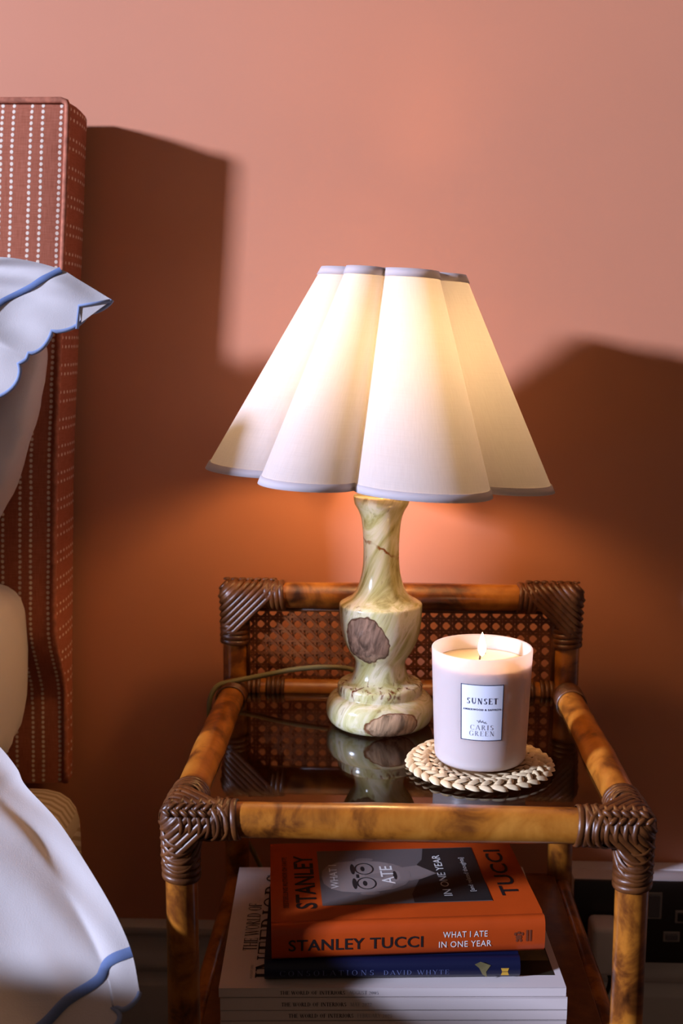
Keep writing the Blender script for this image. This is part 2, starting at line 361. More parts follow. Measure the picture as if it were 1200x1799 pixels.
# ---- lettering: a drawn serif alphabet (strokes) and the built-in sans
SER = {
 'A': (.72, [('d', .05, 0, .36, 1, .05), ('d', .36, 1, .67, 0, .13), ('h', .17, .55, .33, .045), ('s', .05, 0), ('s', .67, 0)]),
 'B': (.62, [('v', .14, 0, 1), ('a', .24, .75, .24, .25, -90, 90), ('a', .24, .26, .30, .26, -90, 90), ('h', .1, .26, .98, .045), ('h', .1, .26, .5, .045), ('h', .1, .26, .02, .045)]),
 'C': (.70, [('a', .40, .5, .34, .5, 45, 315), ('d', .66, .98, .66, .72, .04), ('d', .66, .02, .66, .22, .03)]),
 'D': (.74, [('v', .14, 0, 1), ('a', .26, .5, .40, .5, -90, 90), ('h', .1, .28, .98, .045), ('h', .1, .28, .02, .045)]),
 'E': (.60, [('v', .14, 0, 1), ('h', .1, .54, .98, .045), ('h', .1, .44, .52, .045), ('h', .1, .56, .02, .045), ('d', .53, .98, .54, .78, .04), ('d', .55, .02, .56, .24, .04), ('d', .43, .42, .43, .62, .035)]),
 'F': (.56, [('v', .14, 0, 1), ('h', .1, .52, .98, .045), ('h', .1, .42, .5, .045), ('d', .51, .98, .52, .78, .04), ('d', .42, .4, .42, .6, .035)]),
 'G': (.76, [('a', .40, .5, .34, .5, 45, 335), ('v', .66, .05, .42), ('d', .66, .98, .66, .74, .04)]),
 'H': (.76, [('v', .14, 0, 1), ('v', .62, 0, 1), ('h', .14, .62, .52, .045)]),
 'I': (.30, [('v', .15, 0, 1)]),
 'L': (.58, [('v', .14, 0, 1), ('h', .1, .54, .02, .045), ('d', .53, .02, .54, .24, .04)]),
 'M': (.90, [('d', .12, 0, .14, 1, .05), ('d', .14, 1, .45, .02, .12), ('d', .45, .02, .76, 1, .05), ('v', .76, 0, 1), ('s', .12, 0)]),
 'N': (.76, [('d', .14, 0, .14, 1, .05), ('d', .14, 1, .62, 0, .13), ('d', .62, 0, .62, 1, .05), ('s', .14, 0), ('s', .62, 1), ('s', .1, 1)]),
 'O': (.78, [('a', .39, .5, .33, .5, 0, 360)]),
 'R': (.68, [('v', .14, 0, 1), ('a', .26, .75, .25, .25, -90, 90), ('h', .1, .28, .98, .045), ('h', .1, .28, .5, .045), ('d', .30, .5, .60, 0, .13), ('s', .62, 0)]),
 'S': (.56, [('a', .28, .74, .20, .26, 40, 250), ('a', .28, .26, .21, .26, -140, 90), ('d', .46, .98, .46, .76, .035), ('d', .08, .02, .08, .24, .035)]),
 'T': (.64, [('v', .32, 0, 1), ('h', .04, .60, .98, .045), ('d', .05, .98, .04, .76, .04), ('d', .59, .98, .60, .76, .04)]),
 'U': (.72, [('v', .14, .3, 1), ('d', .60, .3, .60, 1, .05), ('a', .37, .3, .23, .3, 180, 360), ('s', .60, 1)]),
 'V': (.70, [('d', .06, 1, .36, 0, .13), ('d', .36, 0, .64, 1, .05), ('s', .06, 1), ('s', .64, 1)]),
 'W': (1.0, [('d', .05, 1, .29, 0, .12), ('d', .29, 0, .50, .9, .05), ('d', .46, 1, .70, 0, .12), ('d', .70, 0, .94, 1, .05), ('s', .05, 1), ('s', .94, 1)]),
 'Y': (.68, [('d', .06, 1, .34, .45, .12), ('d', .34, .45, .62, 1, .05), ('v', .34, 0, .46), ('s', .06, 1), ('s', .62, 1)]),
 '0': (.58, [('a', .29, .42, .23, .42, 0, 360)]), '2': (.54, [('a', .26, .62, .19, .23, -40, 170), ('d', .40, .46, .08, .03, .06), ('h', .06, .48, .05, .09)]),
 '5': (.54, [('a', .24, .28, .21, .30, -150, 120), ('d', .12, .50, .14, .88, .05), ('h', .13, .44, .86, .08)]),
 ' ': (.34, []), '.': (.2, [('h', .05, .15, .05, .1)]),
}
def serif_polys(txt, h, track=0.06, weight=1.0):
    """-> list of quads [(x,y)...] and the advance width, cap height h"""
    P = []; x = 0.0
    def quad(a, b, wd):
        a = Vector(a); b = Vector(b); t = (b - a).normalized() if (b - a).length else Vector((1, 0)); n = Vector((-t.y, t.x)) * wd / 2
        P.append([((x + q.x) * h, q.y * h) for q in (a - n, b - n, b + n, a + n)])
    for ch in txt:
        adv, st = SER[ch]
        for s in st:
            if s[0] == 'v':
                quad((s[1], s[2]), (s[1], s[3]), .13 * weight)
                for yy in (s[2], s[3]): quad((s[1] - .12, yy + (.018 if yy < .5 else -.018)), (s[1] + .12, yy + (.018 if yy < .5 else -.018)), .036 * weight)
            elif s[0] == 'd': quad((s[1], s[2]), (s[3], s[4]), s[5] * weight)
            elif s[0] == 'h': quad((s[1], s[3]), (s[2], s[3]), s[4] * weight)
            elif s[0] == 's': quad((s[1] - .10, s[2] + (.018 if s[2] < .5 else -.018)), (s[1] + .10, s[2] + (.018 if s[2] < .5 else -.018)), .036 * weight)
            elif s[0] == 'a':
                _, cx, cy, rx, ry, a0, a1 = s; n = max(5, int(abs(a1 - a0) / 15))
                pr = []
                for i in range(n + 1):
                    a = R(a0 + (a1 - a0) * i / n); wd = (.045 + .095 * abs(math.cos(a)) ** 1.5) * weight
                    c_, s_ = math.cos(a), math.sin(a)
                    pr.append(((cx + rx * c_, cy + ry * s_), (cx + (rx - wd) * c_, cy + (ry - min(wd, .05)) * s_)))
                for (o1, i1), (o2, i2) in zip(pr, pr[1:]): P.append([((x + q[0]) * h, q[1] * h) for q in (o1, o2, i2, i1)])
        x += adv + track
    return P, (x - track) * h
def sans_polys(txt, h, bold=0.0, spacing=1.0):
    cu = bpy.data.curves.new('lettering', 'FONT'); cu.body = txt; cu.size = h / 0.73; cu.offset = bold * h; cu.space_character = spacing; cu.resolution_u = 3
    o = bpy.data.objects.new('lettering', cu); COL.objects.link(o)
    dg = bpy.context.evaluated_depsgraph_get(); me = bpy.data.meshes.new_from_object(o.evaluated_get(dg))
    P = [[(me.vertices[i].co.x, me.vertices[i].co.y) for i in p.vertices] for p in me.polygons]
    bpy.data.objects.remove(o); bpy.data.curves.remove(cu); bpy.data.meshes.remove(me)
    xs = [q[0] for p in P for q in p]; x0 = min(xs); P = [[(a - x0, b) for a, b in p] for p in P]
    return P, max(xs) - x0
def put(name, polys, mapf, mat, parent, width=None, fit=None):
    """map flat polygons to 3D; fit = wanted width"""
    P, wd = polys; k = fit / wd if fit else 1.0
    vs = []; fs = []
    for p in P:
        b = len(vs); vs += [mapf(x * k, y) for x, y in p]; fs.append(tuple(range(b, b + len(p))))
    return mesh(name, vs, fs, mat, parent, False)
def flat(o_, ex, ey):
    o_, ex, ey = Vector(o_), Vector(ex), Vector(ey)
    return lambda x, y: o_ + ex * x + ey * y

# ------------------------------------------------------------ the setting
WY = 1.30
def struct(o): o['kind'] = 'structure'; return o
struct(Geo().box((0.2, WY + 0.05, 1.4), (5.4, 0.10, 2.8)).build('wall_back', M['wall']))
struct(Geo().box((0.2, -0.6, -0.025), (5.4, 3.9, 0.05)).build('floor', M['floor']))
prof = [(0, 0), (-0.020, 0), (-0.020, .168), (-0.019, .172), (-0.013, .176), (-0.012, .183), (-0.017, .187), (-0.018, .196), (-0.013, .205), (-0.009, .212), (-0.009, .228), (-0.013, .231), (-0.017, .236), (-0.016, .243), (-0.010, .246), (0, .246)]
vs = []; fs = []
for x in (-2.5, 2.9):
    for (y, z) in prof: vs.append((x, WY - 0.0005 + y, z))
n = len(prof)
for i in range(n - 1): fs.append((i, i + 1, n + i + 1, n + i))
fs += [tuple(reversed(range(n))), tuple(range(n, 2 * n))]
struct(autosmooth(fixn(mesh('baseboard_back', vs, fs, M['skirt'], None, True)), 50))

# ------------------------------------------------------------ headboard
hb = thing('headboard', 'tall upholstered headboard in terracotta linen with rows of cream dots', 'headboard', (-0.9, 1.26, 0.42))
XE = [(1.1924, -.3234), (1.0716, -.3315), (.9471, -.3406), (.8188, -.3498), (.6866, -.3553), (.5848, -.3593), (.4807, -.3619), (.4282, -.3638)]
def xe(z): return lerp_table(XE, z)
def yf(z): return 1.205 + 0.045 * smoothstep(0.640, 0.541, z)
HBT, HBB = 1.1917, 0.440; HBY = WY - 0.020
NZ = 40; NXH = 30
vs = []; uv = []; fs = []
for j in range(NZ + 1):
    z = HBB + (HBT - HBB) * j / NZ
    for i in range(NXH + 1):
        q = i / NXH; dx = 1.35 * (q ** 1.6)
        puff = 0.006 * (1 - math.exp(-dx / 0.02)) * (1 - math.exp(-(HBT - z) / 0.02))
        vs.append((xe(z) - dx, yf(z) - puff + 0.001, z)); uv.append((dx, z))
for j in range(NZ):
    for i in range(NXH): a = j * (NXH + 1) + i; fs.append((a, a + NXH + 1, a + NXH + 2, a + 1))
fixn(mesh('front_panel', vs, fs, M['dots_front'], hb, True, uv))
vs = []; uv = []; fs = []                                   # side and top border, fabric turned so the rows run front to back
path = [(xe(HBB + (HBT - .006 - HBB) * j / NZ), HBB + (HBT - .006 - HBB) * j / NZ) for j in range(NZ + 1)]
path += [(xe(HBT) - 0.002, HBT - 0.002), (xe(HBT) - 0.007, HBT), (xe(HBT) - 0.3, HBT), (xe(HBT) - 1.35, HBT)]
L = 0
for k, (x, z) in enumerate(path):
    if k: L += math.dist(path[k - 1], path[k])
    for t in (0, .25, .5, .75, 1):
        y = yf(z) + (HBY - yf(z)) * t; bulge = 0.0025 * math.sin(PI * t)
        vs.append((x + (bulge if k <= NZ else 0), y, z + (bulge if k > NZ else 0))); uv.append((L, y))
for k in range(len(path) - 1):
    for i in range(4): a = k * 5 + i; fs.append((a, a + 1, a + 6, a + 5))
fixn(mesh('border', vs, fs, M['dots_side'], hb, True, uv))
pp = [(x, yf(z) - 0.001, z) for x, z in path]
tube('piping', pp, 0.0032, M['piping'], hb, 8)
Geo().box((-1.04, HBY - 0.006, (HBT + HBB) / 2), (1.30, 0.012, HBT - HBB - 0.01)).build('back_board', M['bedbase'], hb)

for x in (-0.62, -1.46): Geo().box((x, HBY + 0.0095, 0.52), (0.07, 0.018, 1.04)).build('strut', M['shelf'], hb)

# ------------------------------------------------------------ bed
bb = thing('bed_base', 'low fabric bed base under the striped mattress', 'bed', (-1.05, 0.3, 0))
rbox('base_box', (-1.05, 0.28, 0.135), (1.40, 1.84, 0.15), M['bedbase'], bb, 0.012, 2)
for x in (-0.42, -1.68):
    for y in (-0.58, 1.14): mesh('foot', *lathe_geo([(0.022, 0), (0.026, 0.06)], (x, y, 0), 16), M['shelf'], bb)
mt = thing('mattress', 'beige ticking-striped mattress corner below the headboard', 'mattress', (-1.05, 0.28, 0.21))
def mt_uv(v):
    return (v.y * 1.0 if abs(v.z - .463) < .03 else v.y * .5 + v.z, v.x)
bm = bmesh.new(); bmesh.ops.create_cube(bm, size=1)
for v in bm.verts: v.co = Vector((v.co.x * 1.452, v.co.y * 1.90, v.co.z * 0.255))
bmesh.ops.bevel(bm, geom=list(bm.edges), offset=0.055, segments=6, profile=0.62, affect='EDGES')
bmesh.ops.translate(bm, vec=(-1.05, 0.252, 0.338), verts=bm.verts); bm.verts.ensure_lookup_table()
vs = [v.co.copy() for v in bm.verts]; fs = [tuple(v.index for v in f.verts) for f in bm.faces]; bm.free()
mesh('mattress_cover', vs, fs, M['tick'], mt, True, [mt_uv(v) for v in vs])
tube('edge_piping', [(-0.3245, 1.10 - 0.12 * k, 0.225) for k in range(15)], 0.004, M['tick'], mt, 8)

# ---- pillows
def pillow_geo(c, ex, ey, en, a, b, T, p=0.42, crease=0.006, seed=0, n=36):
    c, ex, ey, en = Vector(c), Vector(ex), Vector(ey), Vector(en); vs = []; fs = []
    for side in (1, -1):
        base = len(vs)
        for j in range(n + 1):
            for i in range(n + 1):
                u = math.sin(PI / 2 * (2 * i / n - 1)); v = math.sin(PI / 2 * (2 * j / n - 1))
                h = T * (max(0, (1 - u * u) * (1 - v * v))) ** p
                q = Vector((u * 3 + seed, v * 3, side * 1.7))
                wr = crease * (noise.noise(q) + 0.5 * noise.noise(q * 2.7)) * min(1, h / (T * .3))
                x = a * u * (1 - 0.07 * (1 - v * v) * 0 - 0.05 * v * v); y = b * v * (1 - 0.05 * u * u)
                vs.append(c + ex * x + ey * y + en * (side * h + wr))
        for j in range(n):
            for i in range(n):
                k = base + j * (n + 1) + i; q = (k, k + 1, k + n + 2, k + n + 1); fs.append(q if side > 0 else tuple(reversed(q)))
    return vs, fs
def weld(o, d=1e-5):
    bm = bmesh.new(); bm.from_mesh(o.data); bmesh.ops.remove_doubles(bm, verts=bm.verts, dist=d); bmesh.ops.recalc_face_normals(bm, faces=bm.faces); bm.to_mesh(o.data); bm.free(); return o
# lowest: plump pillow lying on the mattress
pc = thing('pillow', 'plump white pillow lying lowest, on the mattress behind the front scalloped pillow', 'pillow', (-0.62, 1.05, 0.466), 'white bed pillows')
weld(mesh('pillow_cover', *pillow_geo((-0.684, 1.060, 0.614), (1, 0, 0), (0, 1, 0), (0, 0, 1), 0.314, 0.148, 0.128, 0.17, 0.014, 3), M['white'], pc))
# middle: leaning against the headboard
pbm = thing('pillow', 'white pillow leaning on the headboard, under the blue scalloped one', 'pillow', (-0.62, 1.10, 0.70), 'white bed pillows')
lean = Vector((0.34, 0.10, 0.93)).normalized()
weld(mesh('pillow_cover', *pillow_geo((-0.679, 1.135, 0.818), (0.995, 0, 0.02), lean, (0, -1, 0.10), 0.315, 0.133, 0.046, 0.20, 0.010, 9), M['white'], pbm))

# Oxford pillowcases: open end with a blue cord line and a blue scalloped edge
def arc(pts):
    s = [0]
    for a, b in zip(pts, pts[1:]): s.append(s[-1] + (b - a).length)
    return s
def scalloped(root, TOPC, SIDEC, CUSP, AMP, out, N, i0, bulge, sa, sb, cordw, t0, t1, wk=1.0):
    """sheet swept by the side seam (TOPC) along the open end (SIDEC), both from the shared corner; the filling bulges along N"""
    TIP = TOPC[0]; TS = arc(TOPC); S0 = TS[i0]; nj = len(SIDEC) - 1; N = Vector(N).normalized(); out = Vector(out).normalized()
    def scal(i):
        for k in range(len(CUSP) - 1):
            if CUSP[k] <= i <= CUSP[k + 1]: return AMP[k] * max(0.0, math.sin(PI * (i - CUSP[k]) / (CUSP[k + 1] - CUSP[k]))) ** 0.7
        return 0
    def pt(i, j, side):
        s = TS[i]; t = j / nj; p = TOPC[i] + SIDEC[j] - TIP
        e = SIDEC[min(j + 1, nj)] - SIDEC[max(j - 1, 0)]; nrm = e.cross(N).normalized()
        if nrm.dot(out) < 0: nrm = -nrm
        p = p + nrm * (scal(j) * max(0, 1 - s / 0.03))
        body = smoothstep(S0 + sa, S0 + sb, s) * smoothstep(t0, t1, t) * (1 - smoothstep(0.88, 1.0, t)) * (1 - smoothstep(TS[-1] * .68, TS[-1], s))
        wob = 0.0045 * math.sin(j * 0.22 + s * 20) * smoothstep(0, 0.05, s) + 0.002 * math.sin(j * .5 - s * 45) * smoothstep(0, .04, s)
        wob += 0.008 * noise.noise(Vector((p.x * 11, p.y * 11, p.z * 11))) * smoothstep(0, .05, s)
        wob *= wk
        if side: p = p + N * (bulge * body + wob * (1 - 0.4 * body))
        else: p = p + N * (wob * .7 - 0.008 * body - 0.0025)
        return p
    ni = len(TOPC)
    for side, nm in ((1, 'front_cover'), (0, 'back_cover')):
        vs = [pt(i, j, side) for j in range(nj + 1) for i in range(ni)]
        fs = [(j * ni + i, j * ni + i + 1, (j + 1) * ni + i + 1, (j + 1) * ni + i) for j in range(nj) for i in range(ni - 1)]
        fixn(mesh(nm, vs, fs, M['white'], root))
    tube('scalloped_edge', [pt(0, j, 1) - N * .001 for j in range(nj + 1)], 0.0021, M['blue'], root, 8)
    cp = [pt(i0, j, 1) for j in range(nj - 5)]; nn = []
    for j in range(nj - 5):
        q = (pt(i0 + 1, j, 1) - pt(i0 - 1, j, 1)).cross(pt(i0, j + 1, 1) - pt(i0, max(j - 1, 0), 1)).normalized(); nn.append(q if q.dot(N) > 0 else -q)
    mesh('cord_line', *ribbon_geo([p + q * .0005 for p, q in zip(cp, nn)], nn, cordw, 0.0013), M['cord_blue'], root)
pa = thing('scalloped_pillow', 'white scalloped pillow, uppermost, its pointed corner over the headboard edge', 'pillow', (-0.60, 1.08, 0.72), 'white bed pillows')
TIP = Vector((-.259, 1.10, .987))
TOPC = catmull([(-.259, 1.10, .987), (-.290, 1.10, 1.0057), (-.306, 1.10, 1.0150), (-.333, 1.10, 1.0225), (-.366, 1.10, 1.0264), (-.43, 1.105, 1.025), (-.53, 1.12, 1.010), (-.70, 1.14, 1.00), (-.85, 1.15, 0.995)], 10)
SIDEC = catmull([(-.259, 1.10, .987), (-.2830, 1.098, .9745), (-.317, 1.095, .9575), (-.3395, 1.092, .9365), (-.349, 1.09, .9265), (-.374, 1.09, .894), (-.415, 1.075, .850), (-.445, 1.045, .77), (-.49, 1.0, .66)], 10)
scalloped(pa, TOPC, SIDEC, [0, 10, 20, 30, 40, 50, 58, 66, 74, 80], [0.0030, 0.0065, 0.0060, 0.0030, 0.0085, 0.008, 0.008, 0.008, 0.008], (1, 0, -1), (0, -1, 0.02), 20, 0.13, 0.050, 0.22, 0.0062, 0.18, 0.50)
# tip folded over: a small white triangle with blue outline
tri = [TIP + Vector((-.001, -.003, -.001)), Vector((-.2895, 1.094, .981)), Vector((-.288, 1.094, .9655))]
g = Geo(); g.add(tri + [p + Vector((0, .002, 0)) for p in tri], [(0, 1, 2), (5, 4, 3), (0, 3, 4, 1), (1, 4, 5, 2), (2, 5, 3, 0)]); g.build('folded_tip', M['white'], pa)
tube('tip_edge', [tri[0], tri[1], tri[2] + Vector((-.004, 0, -.006))], 0.0018, M['blue'], pa, 8)
# front one, leaning back on the others, lower corner out past the mattress edge
pf = thing('scalloped_pillow', 'white scalloped pillow nearest the nightstand, its corner below the mattress top', 'pillow', (-0.50, 0.82, 0.466), 'white bed pillows')
TOPF = catmull([(-.1812, .7998, .4568), (-.1914, .8205, .4775), (-.2099, .8426, .4996), (-.239, .8698, .5268), (-.2688, .895, .552), (-.301, .9159, .5729), (-.3114, .9267, .5837), (-.3304, .9407, .5977), (-.3548, .9546, .6116), (-.4023, .97, .6308), (-.48, .985, .66), (-.60, .99, .68), (-.75, .98, .67)], 8)
SIDEF = catmull([(-.1812, .7998, .4568), (-.1984, .7937, .4507), (-.2035, .7850, .4420), (-.224, .7727, .4317), (-.252, .7532, .4142), (-.31, .725, .418), (-.37, .70, .444), (-.46, .66, .480), (-.60, .61, .49)], 10)
scalloped(pf, TOPF, SIDEF, [0, 13, 24, 34, 44, 52, 60, 70, 80], [0.0075, 0.008, .008, .008, .008, .008, .008, .008], (1, 0, -1), (0, -.70, .70), 8, 0.030, 0.012, 0.20, 0.0085, 0.0, 0.65, 0.25)

cu = thing('added_cushion', 'unseen white pad added in front of the uppermost pillow to block daylight', 'added_cushion', (-0.462, 0.90, 0.69))  # upright pad out of view, added to keep daylight off the lower wall
weld(mesh('added_cushion_cover', *pillow_geo((-0.462, 0.905, 0.826), (1, 0, 0), (0, 0.05, 1), (0, -1, 0.05), 0.094, 0.140, 0.036, 0.30, 0.006, 2), M['white'], cu))
# bedding out of view, added and raised to keep daylight off the shelf
dv = thing('added_duvet', 'unseen white bedding added below the pillows to block daylight', 'added_duvet', (-1.05, 0.05, 0.466))
weld(mesh('added_duvet_cover', *pillow_geo((-1.045, 0.04, 0.540), (1, 0, 0), (0, 1, 0), (0, 0, 1), 0.690, 0.640, 0.072, 0.16, 0.010, 5), M['white'], dv))

# ------------------------------------------------------------ rattan nightstand
ns = thing('nightstand', 'rattan nightstand with cane back, bound corners and smoked glass top', 'nightstand', (0.022, 1.04, 0))
XL, XR, YFb, YB, ZT, ZR = -0.160, 0.205, 0.870, 1.218, 0.566, 0.673
RB, RP = 0.0148, 0.0135
def bar(name, p, q, r_, bend=0.0):
    p, q = Vector(p), Vector(q); n_ = 14; pts = []
    for k in range(n_ + 1): t = k / n_; pts.append(p.lerp(q, t))
    def rad(t): return r_ * (1 + 0.03 * math.sin(t * 9 + p.x * 20) + (0.035 if abs(t - 0.43) < 0.03 else 0))
    return tube(name, pts, rad, M['bamboo'], ns, 24)
bar('front_bar', (XL, YFb, ZT), (XR, YFb, ZT), RB)
bar('side_arm', (XL, YFb, ZT), (XL, YB, ZT), RB)
bar('side_arm', (XR, YFb, ZT), (XR, YB, ZT), RB)
bar('back_rail', (XL, YB, ZT), (XR, YB, ZT), 0.0125)
bar('top_rail', (XL, YB, ZR), (XR, YB, ZR), RB)
bar('front_post', (XL, YFb, 0), (XL, YFb, ZT), RP)
bar('front_post', (XR, YFb, 0), (XR, YFb, ZT), RP)
bar('back_post', (XL, YB, 0), (XL, YB, ZR), RP)
bar('back_post', (XR, YB, 0), (XR, YB, ZR), RP)
ZS = 0.3555                                                    # shelf surface
for nm, p, q in (('shelf_rail', (XL, YFb, ZS - .0115), (XR, YFb, ZS - .0115)), ('shelf_rail', (XL, YB, ZS - .0115), (XR, YB, ZS - .0115)),
                 ('shelf_rail', (XL, YFb, ZS - .0115), (XL, YB, ZS - .0115)), ('shelf_rail', (XR, YFb, ZS - .0115), (XR, YB, ZS - .0115))): bar(nm, p, q, 0.0105)
rbox('shelf', ((XL + XR) / 2, (YFb + YB) / 2, ZS - 0.004), (XR - XL - 0.012, YB - YFb - 0.012, 0.008), M['shelf'], ns, 0.001, 1)
rbox('glass_top', ((XL + XR) / 2, (YFb + YB) / 2 + 0.001, ZT - 0.003), (XR - XL - 0.026, YB - YFb - 0.024, 0.006), M['glass'], ns, 0.0008, 1)

# cane webbing in the back
g = Geo(); p_ = 0.0136; x0, x1, z0, z1 = XL + .010, XR - .010, ZT + .008, ZR - .010; yw = YB + 0.002
cx = (x0 + x1) / 2
def strand(ax, az, bx, bz, wd, dy):
    d = Vector((bx - ax, 0, bz - az)); L = d.length
    ang = math.atan2(d.z, d.x)
    g.box(((ax + bx) / 2, yw + dy, (az + bz) / 2), (L, 0.0008, wd), Matrix.Rotation(-ang, 3, 'Y'))
nx = int((x1 - x0) / p_) + 2; nz = int((z1 - z0) / p_) + 2
X0 = -0.1310 - p_ / 2; Z0 = 0.6535 + p_ / 2
for i in range(-1, nx + 1):
    for s in (-1, 1):
        x = X0 + i * p_ + s * .00165
        if x0 < x < x1: strand(x, z0, x, z1, 0.0024, 0.0006 * s)
for j in range(-1, nz + 1):
    for s in (-1, 1):
        z = Z0 - j * p_ + s * .00165
        if z0 < z < z1: strand(x0, z, x1, z, 0.0024, -0.0007 * s)
def clip(c, sgn):                                              # line z = sgn*x + c inside the panel
    a = [(x0, sgn * x0 + c), (x1, sgn * x1 + c), ((z0 - c) * sgn, z0), ((z1 - c) * sgn, z1)]
    q = sorted({(round(x, 6), round(z, 6)) for x, z in a if x0 - 1e-6 <= x <= x1 + 1e-6 and z0 - 1e-6 <= z <= z1 + 1e-6})
    if len(q) >= 2 and q[-1][0] - q[0][0] > .003: strand(q[0][0], q[0][1], q[-1][0], q[-1][1], 0.0024, 0.0014 * sgn)
for k in range(-60, 61):
    clip((Z0 - X0) + p_ / 2 + k * p_, 1); clip((Z0 + X0) + p_ / 2 + k * p_, -1)
g.build('cane_webbing', M['web'], ns, kind='stuff')
for (a, b_) in (((x0, ZR - RB - .001), (x1, ZR - RB - .001)), ((XL + RP + .001, z0), (XL + RP + .001, z1)), ((XR - RP - .001, z0), (XR - RP - .001, z1))):
    tube('webbing_spline', [(a[0], yw - .002, a[1]), (b_[0], yw - .002, b_[1])], 0.0026, M['cane'], ns, 8)

# bound corners: taut cane bands = convex hull of the members' section with a plane
def hull2(pts):
    pts = sorted(set(pts))
    def half(ps):
        h = []
        for q in ps:
            while len(h) > 1 and (h[-1][0] - h[-2][0]) * (q[1] - h[-2][1]) - (h[-1][1] - h[-2][1]) * (q[0] - h[-2][0]) <= 0: h.pop()
            h.append(q)
        return h
    a = half(pts); b = half(reversed(pts)); return a[:-1] + b[:-1]
def band_geo(o_, nrm, members, width, thick, lift=0.0, ns_=44):
    o_, nrm = Vector(o_), Vector(nrm).normalized(); e1 = nrm.orthogonal().normalized(); e2 = nrm.cross(e1); pts = []
    for (p, q, r_) in members:
        p, q = Vector(p), Vector(q); d = q - p; L = d.length; d = d / L; f1 = d.orthogonal().normalized(); f2 = d.cross(f1); dn = d.dot(nrm)
        if abs(dn) > 0.02:
            for k in range(48):
                a = 2 * PI * k / 48; s = p + (f1 * math.cos(a) + f2 * math.sin(a)) * r_; t = (o_ - s).dot(nrm) / dn
                if 0 <= t <= L: w_ = s + d * t - o_; pts.append((round(w_.dot(e1), 6), round(w_.dot(e2), 6)))
        h = (p - o_).dot(nrm)
        if abs(h) < r_:
            c_ = p - nrm * h - o_; rc = math.sqrt(r_ * r_ - h * h)
            for k in range(32): a = 2 * PI * k / 32; w_ = c_ + (e1 * math.cos(a) + e2 * math.sin(a)) * rc; pts.append((round(w_.dot(e1), 6), round(w_.dot(e2), 6)))
    if len(pts) < 6: return None
    H = hull2(pts)
    if len(H) < 5: return None
    cen = Vector((sum(q[0] for q in H) / len(H), sum(q[1] for q in H) / len(H)))
    H = [Vector(q) for q in H] + [Vector(H[0])]; s = arc(H)
    if s[-1] < 0.02: return None
    loop = []; k = 0
    for i in range(ns_):
        x = s[-1] * i / ns_
        while s[k + 1] < x: k += 1
        t = (x - s[k]) / max(1e-9, s[k + 1] - s[k]); loop.append(H[k].lerp(H[k + 1], t))
    for _ in range(2): loop = [(loop[i - 1] + loop[i] * 2 + loop[(i + 1) % ns_]) / 4 for i in range(ns_)]
    vs = []; fs = []
    for i, q in enumerate(loop):
        t = (loop[(i + 1) % ns_] - loop[i - 1]).normalized(); n2 = Vector((t.y, -t.x))
        if n2.dot(q - cen) < 0: n2 = -n2
        for a, h in ((-.5, -.6), (-.42, .55), (-.15, 1), (.15, 1), (.42, .55), (.5, -.6)):
            w2 = q + n2 * (h * thick + lift); vs.append(o_ + e1 * w2.x + e2 * w2.y + nrm * (a * width))
    for i in range(ns_):
        i2 = (i + 1) % ns_
        for k in range(5): fs.append((i * 6 + k, i * 6 + k + 1, i2 * 6 + k + 1, i2 * 6 + k))
    return vs, fs
def strip(parent, o_, nrm, members, width=0.0052, thick=0.0011, lift=0.0):
    q = band_geo(o_, nrm, members, width, thick, lift)
    if q: fixn(mesh('cane_strip', *q, M['cane'], parent))
def ball(name, c, r_, mat, parent, sc=(1, 1, 1), rot=None, n=16):
    vs = []; fs = []; mt_ = rot or Matrix.Identity(3); c = Vector(c); h = n // 2
    for j in range(h + 1):
        for i in range(n):
            a = 2 * PI * i / n; b_ = PI * j / h - PI / 2
            vs.append(c + mt_ @ Vector((r_ * sc[0] * math.cos(b_) * math.cos(a), r_ * sc[1] * math.cos(b_) * math.sin(a), r_ * sc[2] * math.sin(b_))))
    for j in range(h):
        for i in range(n): i2 = (i + 1) % n; fs.append((j * n + i, j * n + i2, (j + 1) * n + i2, (j + 1) * n + i))
    return weld(mesh(name, vs, fs, mat, parent), 1e-7)
